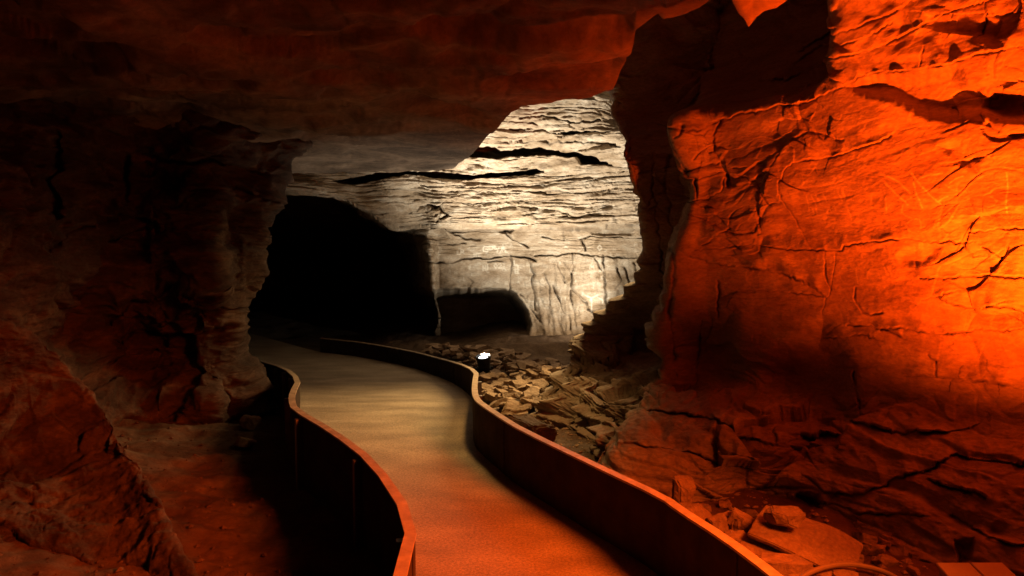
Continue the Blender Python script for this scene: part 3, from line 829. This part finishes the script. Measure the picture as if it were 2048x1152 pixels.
# ------------------------------------------------------------------ boulder slope at the lower left
crest = [(-420, 560, 3.6), (-150, 590, 4.2), (0, 640, 4.6), (90, 680, 4.9), (150, 735, 5.1), (205, 800, 5.1), (245, 860, 4.9), (285, 930, 4.6), (318, 1005, 4.25), (345, 1080, 3.9), (400, 1160, 3.55), (460, 1260, 3.2), (520, 1400, 2.8)]
NM = []
back1, back2, cr_, f1, f2, f3, f4 = [], [], [], [], [], [], []
for px, py, dd in crest:
    c = W(px, py, dd)
    cr_.append(c)
    back1.append(c + np.array([-.25, .35, -.25])); back2.append(np.array([c[0]-.3, c[1]+.9, -.5]))
    f1.append(c + np.array([-.10, -.22, -.10])); f2.append(c + np.array([-.30, -.55, -.18])); f3.append(c+np.array([-.75, -1.05, -.22])); f4.append(c+np.array([-1.5, -2.0, -.1]))
NM = np.array([back2, back1, cr_, f1, f2, f3, f4])
P = cr(cr(NM, counts_for(NM, 0, 2.6), 0), counts_for(NM, 1, 2.6), 1)
nrm = normals(P)
if nrm[P.shape[0]//2, P.shape[1]//2][2] < 0: nrm = -nrm
d = rock(P, amp=1.0, tilt=.5, seed=81, strata=.7, blocks=.9, fine=1.6, lay=4, cell=(1.2, 1.2, 1.2))
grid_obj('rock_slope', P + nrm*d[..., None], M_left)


# ------------------------------------------------------------------ ground
def zground(x, y):
    pts = np.stack([x, y, 0*x], -1)
    z = zwalk(y) - .16
    # plan distance to the walkway strip is approximated by the two walls
    xl = np.interp(y, LC[np.argsort(LC[:, 1]), 1], LC[np.argsort(LC[:, 1]), 0])
    xr = np.interp(y, RC[np.argsort(RC[:, 1]), 1], RC[np.argsort(RC[:, 1]), 0])
    dl = np.clip(xl - x, 0, 9); dr = np.clip(x - xr, 0, 9)
    z = z + .16*sm(.3, 2.2, dl) + .22*sm(1.8, 3.6, dl)*sm(9, 6, y)
    z = z + .10*sm(.1, .6, dr)*sm(9, 6, y) + .14*sm(.15, 1.2, dr)*sm(7.5, 9., y) + .25*sm(12.2, 14., y)*sm(-1.5, 0., x)
    side = np.maximum(sm(.05, .5, dl), sm(.05, .4, dr))
    z = z + side*(.06*fbm(pts*np.array([.7, 1.5, 1]), 3, 91) + .035*fbm(pts*2.4, 4, 92) + .012*fbm(pts*9, 3, 93))
    z = z + side*.05*np.abs(fbm(pts*np.array([.6, 2.4, 1]) + .3, 2, 94))
    return z


yy = np.concatenate([np.arange(-3.2, 2.2, .12), np.arange(2.2, 6, .03), np.arange(6, 11, .04), np.arange(11, 15, .06), np.arange(15, 24, .3)])
xx = np.concatenate([np.arange(-12, -6, .3), np.arange(-6, -4.0, .06), np.arange(-4.0, 3.2, .024), np.arange(3.2, 7, .15)])
gx, gy = np.meshgrid(xx, yy)
grid_obj('ground', np.stack([gx, gy, zground(gx, gy)], -1), M_floor)


# ------------------------------------------------------------------ loose stones
def make_stone(name, size, seed, mat=None, chips=7, taper=0.0):
    """broken slab: a cut convex block with bevelled, roughened faces"""
    r = random.Random(seed)
    bm = bmesh.new(); bmesh.ops.create_cube(bm, size=2.0)
    for k in range(chips):
        n = Vector((r.gauss(0, 1), r.gauss(0, 1), r.gauss(0, .45))).normalized()
        res = bmesh.ops.bisect_plane(bm, geom=bm.verts[:]+bm.edges[:]+bm.faces[:], plane_co=n*r.uniform(.78, 1.08), plane_no=n, clear_outer=True)
        eds = [e for e in res['geom_cut'] if isinstance(e, bmesh.types.BMEdge)]
        if eds: bmesh.ops.contextual_create(bm, geom=eds)
    bmesh.ops.scale(bm, vec=(size[0]/2, size[1]/2, size[2]/2), verts=bm.verts)
    s = min(size)
    bmesh.ops.bevel(bm, geom=bm.edges[:], offset=s*.10, segments=2, affect='EDGES', clamp_overlap=True)
    bmesh.ops.triangulate(bm, faces=bm.faces)
    for _ in range(3 if max(size) > .25 else 2):
        L = max(size)/(14 if max(size) > .25 else 7)
        es = [e for e in bm.edges if e.calc_length() > L]
        if es: bmesh.ops.subdivide_edges(bm, edges=es, cuts=1); bmesh.ops.triangulate(bm, faces=[f for f in bm.faces if len(f.verts) > 3])
    bm.normal_update()
    co = np.array([v.co for v in bm.verts]); nn = np.array([v.normal for v in bm.verts])
    f = 1/max(size)
    q = co*f*3 + seed*1.37
    dd = s*(.10*fbm(q, 3, seed % 97) + .05*fbm(q*3.3, 3, 3 + seed % 89))
    co = co + nn*dd[:, None]
    if taper: co[:, :2] *= (1 + taper*co[:, 2:3]/size[2]*2)
    for v, c in zip(bm.verts, co): v.co = c
    me = bpy.data.meshes.new(name); bm.to_mesh(me); bm.free()
    me.materials.append(mat or M_stone)
    return me


def put(name, me, loc, rot, label, cat, group=None, scale=(1, 1, 1)):
    o = bpy.data.objects.new(name, me); COL.objects.link(o)
    o.location = loc; o.rotation_euler = rot; o.scale = scale
    return tag(o, label, cat, group)


def gp(px, py, lift=0.0):
    """point of the ground under a pixel"""
    a, b = ray(px, py)
    t = np.linspace(.8, 20, 1200)
    g = zground(a*t, t) + lift
    i = int(np.argmax(CAM[2]+b*t < g))
    t0, t1 = t[max(i-1, 0)], t[i]; e0 = CAM[2]+b*t0-g[max(i-1, 0)]; e1 = CAM[2]+b*t1-g[i]
    tt_ = t0 + (t1-t0)*e0/(e0-e1) if e0 != e1 else t1
    return np.array([a*tt_, tt_, CAM[2]+b*tt_])


# near stones behind the right wall (each its own shape)
near_stones = [
 # px, py (centre), size, rot(deg), lift, label
 (1364, 992, (.13, .10, .24), (6, 4, 20), .10, 'narrow upright wedge of stone standing behind the parapet, wider at its top'),
 (1385, 1040, (.34, .24, .16), (18, 20, -35), .05, 'orange lit slab with rounded top leaning against the back of the parapet'),
 (1442, 1052, (.18, .12, .12), (5, 0, 10), .04, 'small blocky stone with one dark face, beside the leaning slab'),
 (1468, 1056, (.12, .12, .12), (0, 10, 50), .05, 'small bright-ended stone wedged between the dark blocky stone and the long one'),
 (1510, 1064, (.32, .12, .10), (0, 24, -25), .06, 'long narrow stone tilted down towards the big flat slab'),
 (1466, 1092, (.16, .12, .12), (10, 0, 15), .06, 'rounded pale stone touching the parapet cap'),
 (1520, 1108, (.34, .22, .10), (6, 10, -12), .05, 'broad flat stone lying just left of the big slab'),
 (1612, 1078, (.54, .37, .06), (14, 12, -32), .10, 'largest flat slab among the rubble behind the parapet, thin and angular'),
 (1570, 1036, (.21, .13, .085), (4, 4, 5), .22, 'small angular stone lying on the upper end of the largest flat slab'),
 (1562, 1136, (.24, .13, .10), (0, 6, 10), .05, 'bright oblong stone at the lower end of the rubble beside the parapet'),
 (1640, 1150, (.20, .12, .07), (4, 0, -20), .04, 'flat chip of stone lying inside the loop of cable'),
 (1690, 1158, (.16, .10, .07), (8, 0, 30), .04, 'small chip of stone under the arc of the cable'),
]
for k, (px, py, sz, rot, lift, lab) in enumerate(near_stones):
    p = gp(px, py, lift)
    put('stone', make_stone('stone', sz, 500+k*7, taper=.38 if k == 0 else 0), p, tuple(math.radians(v) for v in rot), lab, 'stone', 'loose stones behind the parapet')

chip_meshes = [make_stone('stone_chip', (r0_*1.3, r0_, r0_*.55), 1200+k) for k, r0_ in enumerate((.05, .065, .08, .10, .055, .07))]
rc = random.Random(31); nch = 0
while nch < 46:
    px, py = rc.uniform(1300, 1840), rc.uniform(985, 1150)
    if py < 985 + (px-1300)*.12 + rc.uniform(0, 40): continue
    p = gp(px, py)
    if np.min(np.linalg.norm(RC - p[:2], axis=1)) < .10: continue
    put('stone_chip', chip_meshes[nch % 6], (p[0], p[1], p[2]+.015), (rc.uniform(-.4, .4), rc.uniform(-.4, .4), rc.uniform(0, 6.28)),
        'small chip of orange lit stone scattered between the parapet and the right wall', 'stone', 'stone chips behind the parapet')
    nch += 1


def gravel(name, n, area, seed, smin, smax, mat, label):
    r = np.random.default_rng(seed); V = []; Fc = []
    base = np.array([(1, 0, 0), (-1, 0, 0), (0, 1, 0), (0, -1, 0), (0, 0, 1), (0, 0, -1)], float)
    tri = [(0, 2, 4), (2, 1, 4), (1, 3, 4), (3, 0, 4), (2, 0, 5), (1, 2, 5), (3, 1, 5), (0, 3, 5)]
    pts = area(r, n); z = zground(pts[:, 0], pts[:, 1])
    for (x, y), zz in zip(pts, z):
        s_ = smin + (smax-smin)*r.random()**3; a = r.random()*6.28
        b = base*(s_*(.7+.6*r.random((6, 1))))*np.array([1, .75, .5]); ca, sa = math.cos(a), math.sin(a)
        k = len(V)
        for q in b: V.append((x+q[0]*ca-q[1]*sa, y+q[0]*sa+q[1]*ca, zz+q[2]+s_*.2))
        Fc += [(k+i, k+j, k+l) for i, j, l in tri]
    o = mesh_obj(name, V, Fc, mat); o['kind'] = 'stuff'; tag(o, label, 'gravel')


def area_right(r, n):
    y = r.uniform(2.2, 12.0, n); o_ = np.argsort(RC[:, 1]); xr = np.interp(y, RC[o_, 1], RC[o_, 0])
    return np.stack([xr + .08 + r.uniform(0, 1, n)**1.3*(1.0 + .12*y), y], -1)


def area_left(r, n):
    y = r.uniform(2.6, 9.0, n); o_ = np.argsort(LC[:, 1]); xl = np.interp(y, LC[o_, 1], LC[o_, 0])
    return np.stack([xl - .08 - r.uniform(0, 1, n)*(2.0), y], -1)


gravel('gravel', 5200, area_right, 5, .006, .035, M_stone, 'loose grit and gravel along the foot of the right rock wall')
gravel('gravel', 1300, area_left, 6, .005, .03, M_floor, 'sparse grit on the dark mud floor left of the walkway')

# rubble heap round the floodlight
variants = []
for k in range(14):
    r = random.Random(900+k)
    variants.append(make_stone('flat_stone', (r.uniform(.26, .42), r.uniform(.16, .28), r.uniform(.05, .10)), 900+k))
heap_poly = [(830, 700), (960, 705), (1050, 730), (1130, 745), (1150, 762), (1100, 775), (1068, 800), (1055, 850), (1030, 862), (1000, 835), (965, 808), (958, 790), (960, 750), (900, 722)]
zh = lambda x, y: float(zground(np.array([x]), np.array([y]))[0])
r = random.Random(77); placed = []
lamp_p = gp(970, 764)
n = 0; tries = 0
def inpoly(x, y, poly):
    c = False
    for (ax, ay), (bx, by) in zip(poly, poly[1:]+poly[:1]):
        if (ay > y) != (by > y) and x < (bx-ax)*(y-ay)/(by-ay)+ax: c = not c
    return c
while n < 235 and tries < 6000:
    tries += 1
    px, py = r.uniform(830, 1150), r.uniform(700, 865)
    if not inpoly(px, py, heap_poly): continue
    p = gp(px, py)
    # keep the parapet clear
    dmin = np.min(np.linalg.norm(RC - p[:2], axis=1))
    if dmin < .17: continue
    if np.hypot(p[0]-lamp_p[0], p[1]-lamp_p[1]) < .16: continue
    close = [q for q in placed if np.hypot(q[0]-p[0], q[1]-p[1]) < .09]
    if len(close) > 1: continue
    lvl = len([q for q in placed if np.hypot(q[0]-p[0], q[1]-p[1]) < .24])
    s = r.uniform(.45, .98)
    z = zh(p[0], p[1]) + .02 + .05*min(lvl, 3)
    if p[1] > lamp_p[1] + .1: zone = ('flat tan stone at the far end of the heap, beyond the floodlight', 'flat stones beyond the floodlight')
    elif p[0] < lamp_p[0] + .12: zone = ('flat tan stone squeezed between the floodlight and the bend of the parapet', 'flat stones between floodlight and parapet')
    elif p[1] < 8.0: zone = ('flat tan stone at the near shaded end of the heap by the parapet', 'flat stones at the near end of the heap')
    else: zone = ('flat tan stone in the middle of the heap, right of the floodlight', 'flat stones right of the floodlight')
    lab = zone[0]
    put('flat_stone', variants[n % 14], (p[0], p[1], z), (r.uniform(-.35, .35), r.uniform(-.35, .35), r.uniform(0, 6.28)), lab, 'stone', zone[1], (s, s, s))
    placed.append(p); n += 1
print('heap', n)
# a few stones on the left floor and at the foot of the buttress
for k, (px, py, sz, lab) in enumerate([
    (555, 790, (.20, .12, .07), 'small tan stone in the dark by the left buttress, upper of two'),
    (548, 812, (.22, .10, .05), 'thin tan stone in the dark by the left buttress, lower of two'),
    (500, 845, (.26, .18, .12), 'rough brown stone at the base of the left rock buttress'),
    (490, 885, (.34, .16, .08), 'dark flat stone on the mud floor left of the walkway')]):
    p = gp(px, py, .03)
    put('stone', make_stone('stone', sz, 700+k*3), p, (.1*k, .2, .7*k), lab, 'stone', 'stones on the left floor')
# wedge-shaped rocks in the shade in front of the heap
for k, (px, py, sz, rot, lab) in enumerate([
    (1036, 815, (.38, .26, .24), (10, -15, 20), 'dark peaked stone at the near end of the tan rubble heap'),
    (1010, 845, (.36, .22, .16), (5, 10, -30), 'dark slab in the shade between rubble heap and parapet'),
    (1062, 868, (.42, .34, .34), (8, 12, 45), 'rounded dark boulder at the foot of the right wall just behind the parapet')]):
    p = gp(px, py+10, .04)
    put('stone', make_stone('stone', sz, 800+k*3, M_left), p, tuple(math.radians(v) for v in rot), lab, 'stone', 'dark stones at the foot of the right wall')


# ------------------------------------------------------------------ floodlight
def cyl(bm, a, b, r0, r1, n=20, caps=True):
    a, b = Vector(a), Vector(b); dv = (b-a)
    q = dv.to_track_quat('Z', 'Y').to_matrix().to_4x4()
    res = bmesh.ops.create_cone(bm, cap_ends=caps, segments=n, radius1=r0, radius2=r1, depth=dv.length, matrix=Matrix.Translation((a+b)/2) @ q)
    return res['verts']


def obj_bm(name, bm, mat, parent=None, smooth=True):
    me = bpy.data.meshes.new(name); bm.normal_update(); bm.to_mesh(me); bm.free(); me.materials.append(mat)
    if smooth:
        me.polygons.foreach_set('use_smooth', [True]*len(me.polygons))
        try: me.set_sharp_from_angle(angle=math.radians(35))
        except Exception: pass
    o = bpy.data.objects.new(name, me); COL.objects.link(o)
    if parent: o.parent = parent
    return o


M_blk = simple_mat('black_housing', (.016, .014, .013), rough=.5, noise=.2, bump=.05)
M_lens = bpy.data.materials.new('lamp_lens'); M_lens.use_nodes = True
bs = M_lens.node_tree.nodes['Principled BSDF']; bs.inputs['Base Color'].default_value = (.8, .85, .9, 1)
bs.inputs['Emission Color'].default_value = (.86, .95, 1.0, 1); bs.inputs['Emission Strength'].default_value = 4

fl = empty('floodlight', 'small black floodlight with glowing white lens standing in the tan rubble beyond the parapet', 'floodlight', None, tuple(lamp_p))
ax = Vector((.12, .42, .9)).normalized()       # the way it points
ax = Vector((-.08, -.22, .97)).normalized()
bm = bmesh.new(); c0 = Vector((.0, 0, .10)); top_ = c0 + ax*.27
cyl(bm, c0, c0+ax*.05, .055, .075, 24); cyl(bm, c0+ax*.05, top_, .075, .105, 24)
for k in range(5): cyl(bm, c0+ax*(.06+.022*k), c0+ax*(.066+.022*k), .098, .098, 24)
obj_bm('housing', bm, M_blk, fl)
bm = bmesh.new(); cyl(bm, top_-ax*.0, top_+ax*.045, .112, .112, 28, caps=False)
bmesh.ops.solidify(bm, geom=bm.faces[:], thickness=.008)
obj_bm('rim', bm, M_blk, fl)
bm = bmesh.new(); cyl(bm, top_+ax*.004, top_+ax*.026, .072, .066, 28); obj_bm('lens', bm, M_lens, fl)
bm = bmesh.new()
for s in (-1, 1): cyl(bm, (s*.12, 0, .02), (s*.12, 0, .22), .009, .009, 8); cyl(bm, (s*.12, 0, .22), (s*.085, 0, .22), .012, .012, 8)
cyl(bm, (-.12, 0, .025), (.12, 0, .025), .010, .010, 8); obj_bm('bracket', bm, M_blk, fl)
bm = bmesh.new(); cyl(bm, (0, 0, -.06), (0, 0, .03), .09, .05, 16); obj_bm('base', bm, M_blk, fl)
bm = bmesh.new(); cyl(bm, (-.10, -.03, .17), (-.155, -.03, .20), .028, .03, 14); obj_bm('knob', bm, M_blk, fl)


# ------------------------------------------------------------------ cable and box at the lower right
def tube(name, pts, rad, mat, parent=None, n=10):
    P_ = np.array(pts); P_ = chaikin([np.array(p) for p in P_], 3)
    bm = bmesh.new(); rings = []
    for i, p in enumerate(P_):
        t = Vector(P_[min(i+1, len(P_)-1)] - P_[max(i-1, 0)]).normalized()
        sx = t.cross(Vector((0, 0, 1))).normalized(); sy = sx.cross(t)
        rings.append([bm.verts.new(Vector(p) + sx*rad*math.cos(2*math.pi*k/n) + sy*rad*math.sin(2*math.pi*k/n)) for k in range(n)])
    for A, B in zip(rings[:-1], rings[1:]):
        for k in range(n): bm.faces.new((A[k], A[(k+1) % n], B[(k+1) % n], B[k]))
    bm.faces.new(rings[0][::-1]); bm.faces.new(rings[-1])
    return obj_bm(name, bm, mat, parent)


M_cable = simple_mat('cable_rubber', (.20, .15, .11), rough=.55, noise=.15)
cpt = [(1560, 1200), (1600, 1154), (1640, 1136), (1677, 1129), (1705, 1129), (1735, 1134), (1768, 1143), (1800, 1160), (1850, 1200)]
o = tube('cable', [gp(x, y, .10) + np.array([0, 0, .0]) for x, y in cpt], .013, M_cable)
tag(o, 'thick cable bent in a wide arc over the rubble, upper strand', 'cable', 'cables in the rubble')
cpt2 = [(1600, 1185), (1650, 1152), (1700, 1140), (1735, 1143), (1770, 1162), (1800, 1190)]
o = tube('cable', [gp(x, y, .06) for x, y in cpt2], .008, M_cable)
tag(o, 'thinner cable curving just below the thick cable arc', 'cable', 'cables in the rubble')

M_box = simple_mat('painted_box', (.40, .33, .26), rough=.55, noise=.12, scale=8)
bp = gp(1962, 1150, .16)
bx = empty('box', 'small plain lidded box on the ground at the foot of the orange lit wall', 'box', None, tuple(bp))
bx.rotation_euler = (0.05, -.06, math.radians(-8))
def rbox(name, sx, sy, sz, loc, mat, parent, bev=.006):
    bm = bmesh.new(); bmesh.ops.create_cube(bm, size=1.0); bmesh.ops.scale(bm, vec=(sx, sy, sz), verts=bm.verts); bmesh.ops.translate(bm, vec=loc, verts=bm.verts)
    bmesh.ops.bevel(bm, geom=bm.edges[:], offset=bev, segments=2, affect='EDGES')
    return obj_bm(name, bm, mat, parent)
rbox('body', .29, .22, .17, (0, 0, -.10), M_box, bx)
rbox('lid', .155, .24, .014, (-.075, 0, -.006), M_box, bx, .003)
rbox('lid', .145, .24, .014, (.079, 0, -.004), M_box, bx, .003)

# ------------------------------------------------------------------ light
w = bpy.data.worlds.new('World'); scene.world = w; w.use_nodes = True
w.node_tree.nodes['Background'].inputs[0].default_value = (0, 0, 0, 1); w.node_tree.nodes['Background'].inputs[1].default_value = 0


def spot(name, loc, target, energy, color, angle, blend, radius):
    l = bpy.data.lights.new(name, 'SPOT'); l.energy = energy; l.color = color; l.spot_size = math.radians(angle); l.spot_blend = blend; l.shadow_soft_size = radius
    o = bpy.data.objects.new(name, l); COL.objects.link(o); o.location = loc
    o.rotation_euler = (Vector(target)-Vector(loc)).to_track_quat('-Z', 'Y').to_euler()
    return o


ORANGE = (1.0, .068, .001); AMBER = (1.0, .115, .008); WARM = (1.0, .875, .69)
spot('orange_lamp', (2.3, 2.95, .75), (2.75, 4.15, 2.55), 1450, ORANGE, 118, 1.0, .05)
spot('orange_lamp_narrow', (2.3, 2.95, .78), (2.68, 4.45, 2.15), 650, (1.0, .085, .002), 48, 1.0, .05)
spot('orange_lamp_high', (2.5, 1.9, 2.45), (-.15, 3.3, 0.0), 1700, AMBER, 74, 1.0, .5)
spot('red_fill', (2.4, 1.7, 2.0), (-2.8, 4.4, -.3), 420, ORANGE, 46, 1.0, .1)  # added fill to redden the dark left side, no lamp stands there
lp = Vector(tuple(lamp_p)) + top_ + ax*.05
spot('floodlight_beam', lp, lp + Vector((.42, .55, .87)), 1900, WARM, 118, .95, .05)
spot('floodlight_spill', lp, lp + Vector((-.30, -.15, 1.0)), 210, WARM, 104, .9, .05)
spot('hidden_lamp', (1.75, 12.9, .1), (.6, 14.1, 1.0), 240, WARM, 110, .9, .05)
spot('walkway_fill', (1.85, 10.2, 2.35), (-.4, 7.4, -.3), 2000, (1.0, .64, .26), 68, .9, 1.2)  # added unseen fill, stands in for light bounced off the vault
spot('ceiling_ledge_fill', (.1, 6.45, 3.2), (-.65, 6.4, 0.0), 380, (1.0, .56, .17), 74, 1.0, .3)  # added unseen fill above the slab edge, only brightens the middle walkway

scene.view_settings.view_transform = 'Standard'; scene.view_settings.look = 'None'
scene.view_settings.exposure = 0; scene.view_settings.gamma = 1
scene.cycles.max_bounces = 8; scene.cycles.diffuse_bounces = 6
scene.cycles.use_denoising = True
scene.cycles.sample_clamp_indirect = 3
